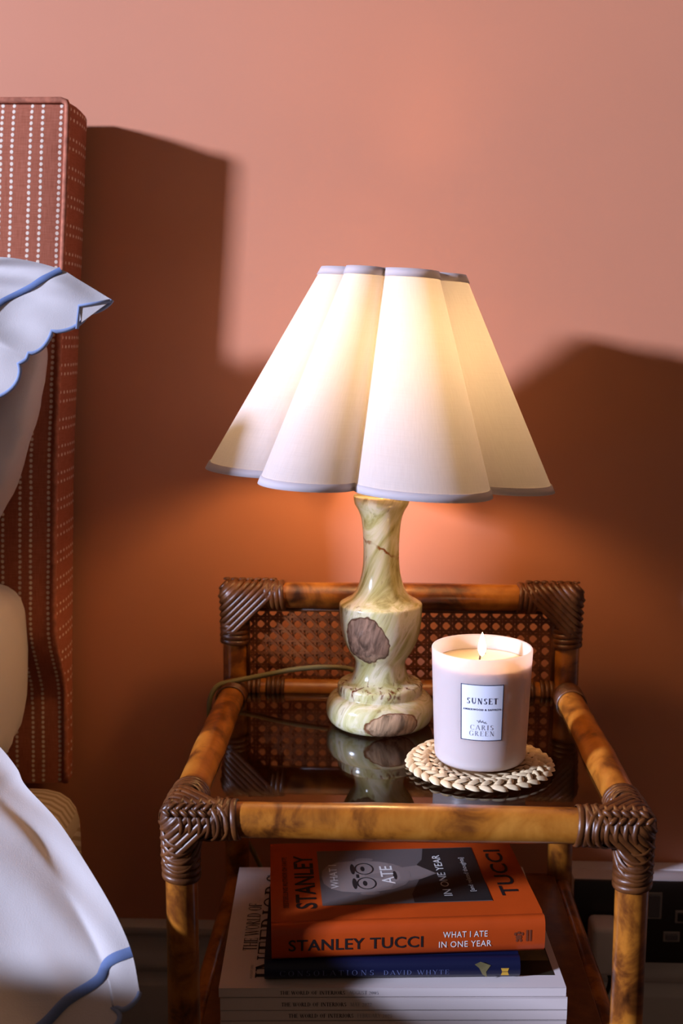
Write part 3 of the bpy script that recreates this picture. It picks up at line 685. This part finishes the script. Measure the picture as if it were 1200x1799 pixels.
def corner(c, sx, three):
    c = Vector(c); r_ = RB + 0.0012
    bx = (c, c + Vector((sx * .075, 0, 0)), r_); pz = (c, c + Vector((0, 0, -.075)), r_ - .001); ay = (c, c + Vector((0, .075, 0)), r_)
    core = ball('corner_binding', c, r_ + .001, M['cane'], ns, n=20)
    W = 0.0053
    for k in range(-2, 5 if three else 7):                      # front face: bar to post
        o_ = k * W - 0.004
        strip(core, c + Vector((sx, 0, -1)).normalized() * o_, (sx, 0, -1), [bx, pz], W * 1.08, 0.0012, 0.0004 * (k % 2))
    if three:
        for k in range(-1, 5):                                  # top face: bar to arm
            o_ = k * W - 0.003
            strip(core, c + Vector((sx, 1, 0)).normalized() * o_, (sx, 1, 0), [bx, ay], W * 1.08, 0.0012, 0.0003 + 0.0004 * (k % 2))
        for k in range(1, 5):                                   # outer side: arm to post
            strip(core, c + Vector((0, 1, -1)).normalized() * (k * W - .003), (0, 1, -1), [ay, pz], W * 1.08, 0.0012, 0.0002)
        for k in range(4):
            strip(core, c + Vector((0, .034 + k * .0052, 0)), (0, 1, .1), [ay], .0053, .0010)
        d1 = Vector((sx, 0, 0))
        for k in range(5):                                      # plait where the two sets meet along the top front edge
            q = c + Vector((sx * (-0.007 + k * .0072), -r_ * .70 - .0010, r_ * .72 + .0010))
            for s in (-1, 1):
                rot = Matrix.Rotation(R(38 * s * sx), 3, Vector((0, -.7, .72))) @ Matrix.Rotation(R(-45), 3, 'X')
                ball('braid_knot', q + Vector((0, -.0021 * s * -1, .0021 * s)) + Vector((sx * .002 * s, 0, 0)), 0.0050, M['cane'], core, (1.0, .42, .42), rot, 10)
    else:
        for k in range(7):
            q = c + Vector((sx * (-.008 + k * .0085), .002, r_ + .0014))
            ball('braid_knot', q, .0046, M['cane'], core, (1.0, .8, .32), Matrix.Rotation(R(30 * sx), 3, 'Z'), 10)
    for k in range(4):
        strip(core, c + Vector((sx * ((.029 if three else .037) + k * .0054), 0, 0)), (1, 0, .12 * sx), [bx], .0055, .0010)
        strip(core, c + Vector((0, 0, -((.030 if three else .034) + k * .0058))), (.10 * sx, 0, 1), [pz], .0059, .0012)
corner((XL, YFb, ZT), 1, True); corner((XR, YFb, ZT), -1, True)
corner((XL, YB, ZR), 1, False); corner((XR, YB, ZR), -1, False)
for (x, sx) in ((XL, 1), (XR, -1)):                              # rings where arms and back rail meet the back posts
    c = Vector((x, YB, ZT)); mA = (c + Vector((0, -.12, 0)), c, RB + .0012); mR = (c, c + Vector((sx * .12, 0, 0)), .0125 + .001)
    wr = ball('joint_binding', c, RB, M['cane'], ns)
    for k in range(6): strip(wr, c + Vector((0, -.016 - k * .0048, 0)), (0, 1, 0), [mA], .0050, .0010)
    for k in (0, 1, 2, 4, 5, 6, 7): strip(wr, c + Vector((sx * (.016 + k * .0053), 0, 0)), (1, 0, 0), [mR], .0048, .0012)

# ------------------------------------------------------------ lamp
LX, LY = 0.0008, 1.110
lamp = thing('table_lamp', 'onyx table lamp with a tilted white scalloped shade, lit', 'lamp', (LX, LY, ZT))
def zz(y): return {1298: .0, 1279: .001}.get(y)
prof = [(.040, .0005), (.0475, .002), (.0515, .006), (.0540, .0115), (.0543, .018), (.0535, .0235), (.0505, .029), (.0462, .0320), (.0436, .0326),
        (.0424, .0332), (.0428, .036), (.0430, .0405), (.0418, .0432), (.0385, .0445), (.0310, .0462), (.0280, .050), (.0262, .056), (.0250, .0615), (.0252, .066), (.0272, .070), (.0330, .0785), (.0372, .088), (.0396, .098), (.0408, .109), (.0414, .1205), (.0414, .1235), (.0406, .1250),
        (.0370, .1272), (.0295, .1310), (.0245, .1375), (.0215, .1455), (.0193, .1540), (.0180, .1640), (.0176, .1760), (.0179, .1890), (.0186, .2000), (.0200, .2110), (.0232, .2190), (.0264, .2240), (.0276, .2285), (.0276, .2330)]
out = []
for (a, b) in zip(prof, prof[1:]):
    for k in range(3): out.append((a[0] + (b[0] - a[0]) * k / 3, a[1] + (b[1] - a[1]) * k / 3))
out.append(prof[-1])
for _ in range(1): out = [out[0]] + [((out[i - 1][0] + 2 * out[i][0] + out[i + 1][0]) / 4, (out[i - 1][1] + 2 * out[i][1] + out[i + 1][1]) / 4) for i in range(1, len(out) - 1)] + [out[-1]]
mesh('onyx_base', *lathe_geo([(r_, z) for r_, z in out], (LX, LY, ZT), 72), M['onyx'], lamp)
mesh('bulb_holder', *lathe_geo([(.012, .2335), (.014, .2345), (.014, .262), (.0165, .266), (.0165, .30), (.015, .305)], (LX, LY, ZT), 28), M['brass'], lamp)
mesh('bulb', *lathe_geo([(.010, .305), (.013, .318), (.0195, .338), (.0225, .356), (.021, .373), (.014, .386), (.004, .391)], (LX, LY, ZT), 28), M['bulb'], lamp)
# shade
SB = Vector((LX - 0.002, LY, 0.8185)); AX = Vector((0.060, 0.0, 1)).normalized(); H = 0.196
E1 = Vector((1, 0, -0.060)).normalized(); E2 = AX.cross(E1)
NL, NPL, NH = 7, 22, 26                                        # seven lobes, unevenly gathered
VAL = [R(-90 + a) for a in (-52, -10.5, 50, 100, 149, 199, 252, 308)]
def shade_pt(k, t, off=0.0):
    u = (k % NPL) / NPL; q = (k // NPL) % NL; th = VAL[q] + (VAL[q + 1] - VAL[q]) * u
    bl = math.sin(PI * u) ** 0.66
    rv = .123 + (.0490 - .123) * t; rl = .1690 + (.0690 - .1690) * t
    r_ = rv + (rl - rv) * bl + off
    return SB + AX * (H * t) + (E1 * math.cos(th) + E2 * math.sin(th)) * r_
K = NL * NPL
vs = []; uv = []; fs = []
for j in range(NH + 1):
    for k in range(K + 1): vs.append(shade_pt(k, j / NH)); uv.append((k / K, j / NH))
for j in range(NH):
    for k in range(K): a = j * (K + 1) + k; fs.append((a, a + 1, a + K + 2, a + K + 1))
sh = mesh('shade', vs, fs, M['shade'], lamp, True, uv)
for e in range(1): autosmooth(sh, 40)
for t0, t1 in ((-0.003, 0.032), (0.964, 1.003)):
    vs = []; fs = []; g = Geo()
    for off in (0.0012, -0.0010):
        for t in (t0, t1):
            for k in range(K): vs.append(shade_pt(k, t, off))
    for k in range(K):
        k2 = (k + 1) % K; fs += [(k, k2, K + k2, K + k), (2 * K + k, 3 * K + k, 3 * K + k2, 2 * K + k2), (k, 2 * K + k, 2 * K + k2, k2), (K + k, K + k2, 3 * K + k2, 3 * K + k)]
    mesh('trim_tape', vs, fs, M['trim'], sh, True)
ring = [SB + AX * (H * .93) + (E1 * math.cos(a) + E2 * math.sin(a)) * .017 for a in [2 * PI * k / 24 for k in range(25)]]
tube('shade_ring', ring, .0014, M['brass'], sh, 6)
for k in range(0, 7, 2):
    tube('shade_spoke', [SB + AX * (H * .93) + (E1 * math.cos(VAL[k]) + E2 * math.sin(VAL[k])) * q for q in (.017, .0515)], .0012, M['brass'], sh, 6)
for q in (-1, 1): tube('shade_harp', [Vector((LX + q * .012, LY, ZT + .30)), Vector((LX + q * .03, LY, ZT + .34)), SB + AX * (H * .93) + E1 * (q * .017)], .0012, M['brass'], sh, 6)
# flex: over the left arm, down behind the stand
flex = catmull([(LX - .010, LY + .040, .5985), (-.030, 1.182, .6005), (-.0594, 1.19, .6002), (-.0903, 1.192, .5968), (-.115, 1.192, .5920), (-.1398, 1.192, .5865), (-.1600, 1.19, .5826), (-.1755, 1.188, .5780), (-.1835, 1.186, .5640), (-.1850, 1.188, .545), (-.186, 1.20, .51), (-.183, 1.24, .46), (-.166, 1.252, .40), (-.1506, 1.255, .3654), (-.1381, 1.257, .3375), (-.12, 1.262, .28), (-.08, 1.262, .12), (-.02, 1.262, .005)], 8)
tube('flex', flex, .0028, M['cord'], lamp, 10)

# ------------------------------------------------------------ coaster and candle
CX, CY = 0.0920, 0.9958
co = thing('coaster', 'round braided palm-raffia coaster under the white candle', 'coaster', (CX, CY, ZT))
mesh('core_disc', *lathe_geo([(.030, .0003), (.061, .0003), (.064, .003), (.060, .0058), (.03, .0060)], (CX, CY, ZT), 48), M['raffia_dark'], co)
def leaf_mesh(name, w_, l_, h_):
    """one folded raffia strand: arched ribbon, long axis x"""
    vs = []; fs = []; nu, nv = 7, 4
    for i in range(nu):
        u = i / (nu - 1) * 2 - 1
        for j in range(nv):
            v = j / (nv - 1) * 2 - 1
            wd = w_ * (1 - 0.7 * u ** 4); vs.append((l_ * u, wd * v + 0.25 * w_ * u, h_ * (1 - u ** 4 * .8) * (1 - v * v * .8) - .0012 * v))
    for i in range(nu - 1):
        for j in range(nv - 1): a = i * nv + j; fs.append((a, a + nv, a + nv + 1, a + 1))
    me = bpy.data.meshes.new(name); me.from_pydata(vs, [], fs); me.materials.append(M['raffia'])
    me.polygons.foreach_set('use_smooth', [True] * len(fs)); return me
rings = [(.0625, 34, leaf_mesh('outer_strand', .0043, .0074, .0042), 55, .0030, 20), (.0562, 33, leaf_mesh('strand', .0036, .0072, .0040), 128, .0048, 8),
         (.0500, 29, leaf_mesh('strand', .0036, .0070, .0038), 50, .0052, 4), (.0440, 26, leaf_mesh('strand', .0034, .0066, .0024), 128, .0052, 0), (.038, 22, leaf_mesh('strand', .0034, .0064, .0018), 52, .0052, 0)]
for rad_, cnt, me, ang, hz, tilt in rings:
    for k in range(cnt):
        a = 2 * PI * k / cnt + rad_ * 40
        o = bpy.data.objects.new('raffia_strand', me); COL.objects.link(o); o.parent = co
        o.location = (rad_ * math.cos(a), rad_ * math.sin(a), hz)
        rnd = random.uniform(-6, 6)
        o.rotation_euler = Matrix.Rotation(a + R(ang + rnd - 0), 3, 'Z').to_euler() if not tilt else (Matrix.Rotation(a, 3, 'Z') @ Matrix.Rotation(R(tilt), 3, 'Y') @ Matrix.Rotation(R(ang + rnd), 3, 'Z')).to_euler()
        s = random.uniform(.92, 1.08); o.scale = (s, s, s)
CZ = ZT + 0.0088
ca = thing('candle', 'lit scented candle in a white frosted jar on the raffia coaster', 'candle', (CX, CY, CZ))
JH, JR0, JR1 = 0.1035, 0.0412, 0.0452
def jr(z): return JR0 + (JR1 - JR0) * z / JH
prof = [(.002, .0002), (JR0 - .006, .0002), (JR0 - .0022, .0010), (JR0 - .0006, .003), (JR0, .006)] + [(jr(z), z) for z in (.02, .04, .06, .08, .095, JH - .001)]
prof += [(JR1 - .0006, JH), (JR1 - .0018, JH), (JR1 - .0026, JH - .0012), (jr(.085) - .0030, .085), (jr(.04) - .003, .04), (JR0 - .003, .008), (.002, .0065)]
mesh('jar', *lathe_geo(prof, (CX, CY, CZ), 72), M['jar'], ca)
WZ = 0.0905; wr_ = jr(WZ) - .0031
mesh('wax', *lathe_geo([(.001, .0068), (JR0 - .0034, .0085), (jr(.05) - .0032, .05), (wr_, WZ), (wr_ - .002, WZ - .0006), (wr_ - .006, WZ - .0016), (.002, WZ - .0018)], (CX, CY, CZ), 64), M['wax'], ca)
tube('wick', catmull([(CX - .002, CY, CZ + WZ - .003), (CX - .0018, CY, CZ + WZ + .003), (CX - .0004, CY, CZ + WZ + .0062), (CX + .0030, CY - .0005, CZ + WZ + .0074)], 6), .00085, M['wick'], ca, 8)
fl = [(.0004, .0045), (.0022, .0065), (.0034, .0098), (.0037, .0125), (.0031, .0165), (.0020, .0205), (.0010, .0238), (.0002, .0262)]
mesh('flame', *lathe_geo(fl, (CX - .0002, CY - .0008, CZ + WZ), 20), M['flame'], ca)
# label wrapped on the jar, facing the camera a little left of square
LA = R(-94.0); LZ0, LZ1, LW = 0.0305, 0.0815, 0.0372
def jar_map(x, z, off=0.00025):
    r_ = jr(z) + off; a = LA + (x + 0.0008 - (0.0008)) / jr(0.055); return Vector((CX + r_ * math.cos(a), CY + r_ * math.sin(a), CZ + z))
def jar_rect(xa, xb, za, zb, off, name, mat, parent, nseg=12):
    vs = []; fs = []
    for i in range(nseg + 1):
        x = xa + (xb - xa) * i / nseg; vs += [jar_map(x, za, off), jar_map(x, zb, off)]
    for i in range(nseg): fs.append((2 * i, 2 * i + 2, 2 * i + 3, 2 * i + 1))
    return vs, fs
lb = mesh('label', *jar_rect(-LW / 2, LW / 2, LZ0, LZ1, .0002, '', None, None), M['label'], ca, True)
g = Geo(); bw = .0007
for xa, xb, za, zb in ((-LW / 2, LW / 2, LZ1 - bw, LZ1), (-LW / 2, LW / 2, LZ0, LZ0 + bw), (-LW / 2, -LW / 2 + bw, LZ0, LZ1), (LW / 2 - bw, LW / 2, LZ0, LZ1)): g.add(*jar_rect(xa, xb, za, zb, .0004, '', None, None))
g.build('label_border', M['ink'], lb)
def label_line(name, polys, zc, width, mat):
    put(name, polys, lambda x, y: jar_map(x - width / 2, zc + y, .0004), mat, lb, fit=width)
label_line('scent_name', serif_polys('SUNSET', .0054, .16, 1.15), .0640, .0265, M['ink'])
label_line('scent_notes', sans_polys('AMBERWOOD & SAFFRON', .0017, .04, 1.25), .0582, .0330, M['ink'])
label_line('maker_name', serif_polys('CARIS', .0045, .20, .8), .0405, .0205, M['greyink'])
label_line('maker_name', serif_polys('GREEN', .0045, .20, .8), .0350, .0220, M['greyink'])
sp_ = []
for (x, y, a) in ((-.0035, .0487, 150), (-.0018, .0490, 60), (-.0008, .0480, -60), (.0004, .0484, 50), (.0016, .0474, -50), (.0026, .0476, 30), (-.0024, .0479, -120), (.0034, .0468, -20)):
    q = []
    for k in range(8): t = 2 * PI * k / 8; px, py = .0011 * math.cos(t), .00042 * math.sin(t); q.append((x + px * math.cos(R(a)) - py * math.sin(R(a)), y + px * math.sin(R(a)) + py * math.cos(R(a))))
    sp_.append(q)
sp_.append([(-.0040, .0488), (.0038, .0466), (.0038, .0468), (-.0040, .0490)])
put('leaf_sprig', (sp_, 1), lambda x, y: jar_map(x, y, .0004), M['greyink'], lb)

# ------------------------------------------------------------ books and magazines on the shelf
def mag(z0, th, cx, cy, rot, text, date, label, name='magazine', tx=0.052):
    t = thing(name, label, 'magazine', (cx, cy, z0), 'interiors magazines stacked on the shelf')
    Wm, Dm = 0.2985, 0.226
    c, s = math.cos(rot), math.sin(rot); ex = Vector((c, s, 0)); ey = Vector((-s, c, 0)); o_ = Vector((cx, cy, z0))
    rbox('pages', tuple(o_ + ex * (Wm / 2) + ey * (Dm / 2 + .001) + Vector((0, 0, th / 2))), (Wm - .002, Dm - .003, th - .0012), M['paper'], t, .0004, 1, rot)
    g = Geo(); rm = Matrix.Rotation(rot, 3, 'Z')
    g.box(o_ + ex * (Wm / 2) + ey * (Dm / 2) + Vector((0, 0, th - .0003)), (Wm, Dm, .0006), rm)
    g.box(o_ + ex * (Wm / 2) + ey * (Dm / 2) + Vector((0, 0, .0004)), (Wm, Dm, .0006), rm)
    g.box(o_ + ex * (Wm / 2) + ey * .0004 + Vector((0, 0, th / 2)), (Wm, .0008, th - .0002), rm)
    cov = g.build('cover', M['magpaper'], t)
    hh = min(.0036, th * .38)
    mp = flat(o_ + ex * tx + ey * -.0002 + Vector((0, 0, th / 2 - hh / 2)), ex, (0, 0, 1))
    if not date: return t, o_, ex, ey, cov
    put('spine_title', serif_polys('THE WORLD OF INTERIORS', hh, .05, 1.25), mp, M['black'], cov, fit=.0560)
    put('spine_date', serif_polys(date, hh, .05, .8), flat(o_ + ex * (tx + .0592) + ey * -.0002 + Vector((0, 0, th / 2 - hh / 2)), ex, (0, 0, 1)), M['greyink'], cov, fit=.0042 * len(date) * .55)
    return t, o_, ex, ey, cov
zt = 0.4005; MX, MY, MR = -0.1353, 0.899, R(2.6)
t1, t2, t3 = .0088, .0116, .0095
mag(ZS + .0003, zt - t1 - t2 - t3 - .0009 - ZS - .0003, MX + .001, MY, MR, '', '', 'white-spined magazine at the bottom of the stack, under the other three', tx=.07)
mag(zt - t1 - t2 - t3 - .0006, t3, MX + .0013, MY, MR, '', 'FEBRUARY 2025', 'white-spined magazine third from the top, dated February', tx=.0585)
mag(zt - t1 - t2 - .0003, t2, MX + .0012, MY - .0005, MR, '', 'MAY 2022', 'white-spined thicker magazine second from the top, dated May', tx=.0525)
tm, o_, ex, ey, cov = mag(zt - t1, t1, MX, MY, MR, '', 'AUGUST 2005', 'white magazine on top of the stack with dark cover picture, August issue', tx=.0525)
zc = zt + .0003
g = Geo(); g.box(o_ + ex * (.055 + .1185) + ey * .122 + Vector((0, 0, t1 + .0001)), (.237, .206, .0003), Matrix.Rotation(MR, 3, 'Z')); g.build('cover_picture', M['magdark'], cov)
g = Geo(); g.box(o_ + ex * .272 + ey * .085 + Vector((0, 0, t1 + .0003)), (.038, .085, .0002), Matrix.Rotation(MR, 3, 'Z')); g.build('cover_picture_wall', M['magolive'], cov)
put('cover_title', serif_polys('THE WORLD OF', .0125, .03, .9), flat(o_ + ex * .0285 + ey * .060 + Vector((0, 0, t1 + .0004)), ey, -ex), M['black'], cov, fit=.088)
put('cover_title', serif_polys('INTERIORS', .026, .02, .9), flat(o_ + ex * .0560 + ey * .014 + Vector((0, 0, t1 + .0004)), ey, -ex), M['black'], cov, fit=.196)
put('cover_price', sans_polys('AUGUST 2005', .0022), flat(o_ + ex * .0275 + ey * .014 + Vector((0, 0, t1 + .0004)), ey, -ex), M['greyink'], cov, fit=.022)

def hardback(name, label, c, rot, L, D, T, board, z0, spine_round=.003):
    t = thing(name, label, 'book', (c[0], c[1], z0)); cc, s = math.cos(rot), math.sin(rot); ex = Vector((cc, s, 0)); ey = Vector((-s, cc, 0)); o_ = Vector((c[0], c[1], z0)); rm = Matrix.Rotation(rot, 3, 'Z')
    rbox('pages', tuple(o_ + ex * (L / 2) + ey * (D / 2 + .001) + Vector((0, 0, T / 2))), (L - .007, D - .010, T - .0045), M['paper'], t, .0005, 1, rot)
    # case: section profile (depth, height) swept along the spine, with joint grooves
    b = .0023; sec = [(D, 0), (.012, 0), (.009, -.0000), (.004, .0006), (.0010, .004), (0, T * .3), (0, T * .7), (.0010, T - .004), (.004, T - .0006), (.0075, T), (.0095, T - .0012), (.0115, T - .0012), (.0135, T), (D, T), (D, T - b), (.012, T - b - .001), (.0035, T - b - .003), (.0025, T * .5), (.0035, b + .003), (.012, b), (D, b)]
    vs = []; n_ = len(sec)
    for x in (0, L):
        for (y, z) in sec: vs.append(o_ + ex * x + ey * y + Vector((0, 0, z)))
    fs = [(i, (i + 1) % n_, n_ + (i + 1) % n_, n_ + i) for i in range(n_)]
    for e in (0, n_):
        m_ = 14
        for i in range(m_ - 1):
            i2 = i + 1; j, j2 = n_ - 1 - int(i * 6 / 13 + .5) if False else None, None
        fs.append(tuple(e + i for i in range(n_)))
    case = autosmooth(fixn(mesh('case', vs, fs, board, t, True)), 50)
    return t, o_, ex, ey, case
# dark blue book
zb0 = zt + .0008; TB = .0185
t, o_, ex, ey, case = hardback('book', 'dark navy blue hardback under the orange book', (-.0970, .9085), R(3.6), .222, .142, TB, M['blueboard'], zb0)
mp = lambda x0, z: flat(o_ + ex * x0 + ey * -.0003 + Vector((0, 0, z)), ex, (0, 0, 1))
put('spine_title', serif_polys('CONSOLATIONS', .0048, .30, .8), mp(.013, .0055), M['blueprint'], case, fit=.082)
put('spine_author', serif_polys('DAVID WHYTE', .0042, .20, .8), mp(.103, .0055), M['blueprint'], case, fit=.057)
put('spine_emblem', ([[(0, 0), (.007, 0), (.006, .003), (.001, .003)], [(0, .0065), (.007, .0065), (.006, .0035), (.001, .0035)]], 1), mp(.205, .004), M['gold'], case)
put('spine_picture', ([[(0, .0135), (.004, .010), (.007, .004), (.011, .0015), (.010, .0065), (.014, .0125), (.009, .0145), (.005, .0160)]], 1), mp(.182, .0008), M['magolive'], case)
# orange book
zo0 = zb0 + TB + .0004; TO = .0325
t, o_, ex, ey, case = hardback('book', 'thick orange hardback lying on top of the stack with a portrait cover', (-.0905, .9085), R(6.0), .2385, .162, TO, M['orange'], zo0)
mp = lambda x0, z: flat(o_ + ex * x0 + ey * -.0003 + Vector((0, 0, z)), ex, (0, 0, 1))
put('spine_author', sans_polys('STANLEY TUCCI', .0105, .018, 1.05), mp(.0145, .0095), M['black'], case, fit=.1165)
put('spine_title', sans_polys('WHAT I ATE', .0058, .004, 1.1), mp(.1485, .0172), M['print_white'], case, fit=.039)
put('spine_title', sans_polys('IN ONE YEAR', .0058, .004, 1.1), mp(.1450, .0082), M['print_white'], case, fit=.046)
em = []
for (x, y, rx, ry) in ((0, .011, .0016, .0014), (0, .007, .0028, .0022), (-.003, .010, .0012, .0016), (.003, .010, .0012, .0016), (-.0015, .004, .0011, .0014), (.0018, .004, .0011, .0014)):
    em.append([(x + rx * math.cos(2 * PI * k / 10), y + ry * math.sin(2 * PI * k / 10)) for k in range(10)])
for k in range(2): em.append([(.0065 + k * .003, .003), (.0083 + k * .003, .003), (.0083 + k * .003, .0135), (.0065 + k * .003, .0135)])
put('spine_emblem', (em, 1), mp(.2150, .0085), plain('faded_maroon_print', (0.16, 0.035, 0.012, 1), .5), case)
TOPZ = TO + .0003
def cv(x, y, lift=0.0): return o_ + ex * x + ey * y + Vector((0, 0, TOPZ + lift))
def cvmap(x0, y0, lift): return lambda x, y: cv(x0 - y, y0 + x, lift)           # text running away from the spine
put('cover_author', sans_polys('STANLEY', .0185, .030, 1.0), cvmap(.0400, .0285, .0), M['black'], case, fit=.105)
put('cover_author', sans_polys('TUCCI', .0165, .022, 1.05), cvmap(.2250, .0420, .0), M['black'], case, fit=.093)
put('cover_line', sans_polys('BESTSELLING AUTHOR OF TASTE', .0048, .02, 1.0), cvmap(.0155, .031, .0), plain('maroon_print', (.10, .015, .006, 1), .5), case, fit=.100)
ph = put('cover_portrait', ([[(.0455, .033), (.1985, .033), (.1985, .142), (.0455, .142)]], 1), lambda x, y: cv(x, y, .0), M['pg'], case)
def shape(name, pts, mat, lift): return put(name, ([pts], 1), lambda x, y: cv(x, y, lift), mat, ph)
def ell(cx, cy, rx, ry, n=28, a0=0, a1=360): return [(cx + rx * math.cos(R(a0 + (a1 - a0) * k / n)), cy + ry * math.sin(R(a0 + (a1 - a0) * k / n))) for k in range(n)]
def ringp(cx, cy, rx, ry, w_, n=24): return [[(cx + (rx + s1) * math.cos(2 * PI * (k + d) / n), cy + (ry + s1) * math.sin(2 * PI * (k + d) / n)) for d, s1 in ((0, 0), (1, 0), (1, -w_), (0, -w_))] for k in range(n)]
shape('jacket', [(.128, .034), (.1984, .034), (.1984, .1415), (.150, .1415), (.146, .118), (.140, .108), (.139, .080), (.128, .050)], M['pd'], .00006)
shape('head', [(.0475, .087), (.049, .100), (.054, .110), (.063, .116), (.075, .1185), (.090, .118), (.104, .116), (.117, .110), (.127, .101), (.131, .092), (.130, .078), (.124, .068), (.112, .060), (.098, .0565), (.080, .0555), (.065, .058), (.055, .064), (.049, .074)], M['skin'], .00012)
shape('ear', ell(.090, .1205, .009, .0035), M['skin2'], .00010); shape('ear', ell(.090, .0535, .009, .0035), M['skin2'], .00010)
shape('neck', [(.128, .075), (.140, .078), (.156, .0885), (.140, .106), (.126, .103)], M['skin2'], .00010)
shape('beard', [(.110, .061), (.120, .066), (.129, .076), (.1315, .088), (.130, .097), (.122, .106), (.112, .112), (.114, .100), (.121, .094), (.121, .080), (.114, .072)], M['skin2'], .00016)
shape('nose', [(.088, .0855), (.104, .0805), (.108, .0865), (.104, .0925), (.088, .0895)], M['skin2'], .00016)
shape('mouth', ell(.1165, .087, .0018, .0085), M['pd'], .0002)
for yy in (.0725, .1015):
    shape('eyebrow', ell(.0775, yy, .0022, .0105), M['pd'], .0002); shape('eye', ell(.087, yy, .0020, .0050), M['pd'], .0002)
    put('spectacle_rim', (ringp(.0885, yy,   .0092, .0118, .0014), 1), lambda x, y: cv(x, y, .00024), M['pd'], ph)
shape('spectacle_bridge', [(.080, .0835), (.0825, .0835), (.0825, .0905), (.080, .0905)], M['pd'], .00026)
put('cover_title', sans_polys('WHAT I', .0078, .004), cvmap(.0625, .0640, .0003), M['print_white'], ph, fit=.047)
put('cover_title', sans_polys('ATE', .0125, .010), cvmap(.1150, .0700, .0003), M['print_white'], ph, fit=.036)
put('cover_title', sans_polys('IN ONE YEAR', .0080, .004), cvmap(.1640, .0440, .0003), M['print_white'], ph, fit=.082)
put('cover_subtitle', sans_polys('[and related thoughts]', .0046, .0), cvmap(.1860, .051, .0003), M['print_white'], ph, fit=.068)

# ------------------------------------------------------------ wall socket and plug, cable clip
so = thing('wall_socket', 'black nickel double wall socket with grey rocker in a pale box', 'socket', (0.301, 1.28, 0.28))
SX0, SX1, SZ0, SZ1, SY = .2275, .3745, .2310, .3325, 1.2500
rbox('back_box', ((SX0 + SX1) / 2, (1.2790 + SY + .003) / 2, (SZ0 + SZ1) / 2), (SX1 - SX0, 1.2790 - SY - .003, SZ1 - SZ0), M['plastic'], so, .002, 2)
rbox('box_spacer', ((SX0 + SX1) / 2, 1.2888, (.2485 + SZ1) / 2), (SX1 - SX0, .0205, SZ1 - .2485), M['plastic'], so, .001, 1)
pl = rbox('face_plate', ((SX0 + SX1) / 2, SY + .0005, (SZ0 + SZ1) / 2), (SX1 - SX0 - .001, .005, SZ1 - SZ0 - .001), M['nickel'], so, .0015, 2)
def framed(name, x, z, w_, h_, mat):
    f = rbox(name + '_frame', (x, SY - .0027, z), (w_ + .005, .0014, h_ + .005), M['frame'], so, .0004, 1)
    rbox(name, (x, SY - .0040, z), (w_, .0030, h_), mat, f, .0008, 1)
framed('rocker_switch', .3198, .3035, .0135, .0275, M['rocker']); framed('rocker_switch', .2985, .3035, .0135, .0275, M['rocker'])
framed('usb_port', .3418, .2655, .0140, .0075, M['rocker']); framed('usb_port', .3545, .2905, .0140, .0105, M['nickel'])
pg = thing('plug', 'white square plug pushed into the black wall socket', 'plug', (.2600, 1.2470, .262))
rbox('plug_body', (.2600, 1.2285, .2640), (.0330, .036, .060), M['plastic'], pg, .007, 4)
tube('plug_flex', catmull([(.2640, 1.228, .236), (.2690, 1.228, .222), (.2665, 1.230, .205), (.2590, 1.235, .188), (.2500, 1.240, .172), (.2363, 1.245, .150), (.20, 1.250, .105), (.15, 1.255, .03), (.12, 1.257, .004)], 8), .0026, M['darkcord'], pg, 10)
cl = thing('cable_clip', 'small white cable clip on the skirting left of the books', 'clip', (-.2185, 1.2785, .231))
rbox('clip_body', (-.2185, 1.2735, .2295), (.0075, .010, .0070), M['plastic'], cl, .002, 2)
mesh('clip_nail', *lathe_geo([(.0012, 0), (.0012, .0012)], (-.2185, 1.2735, .2330), 10), M['brass'], cl)
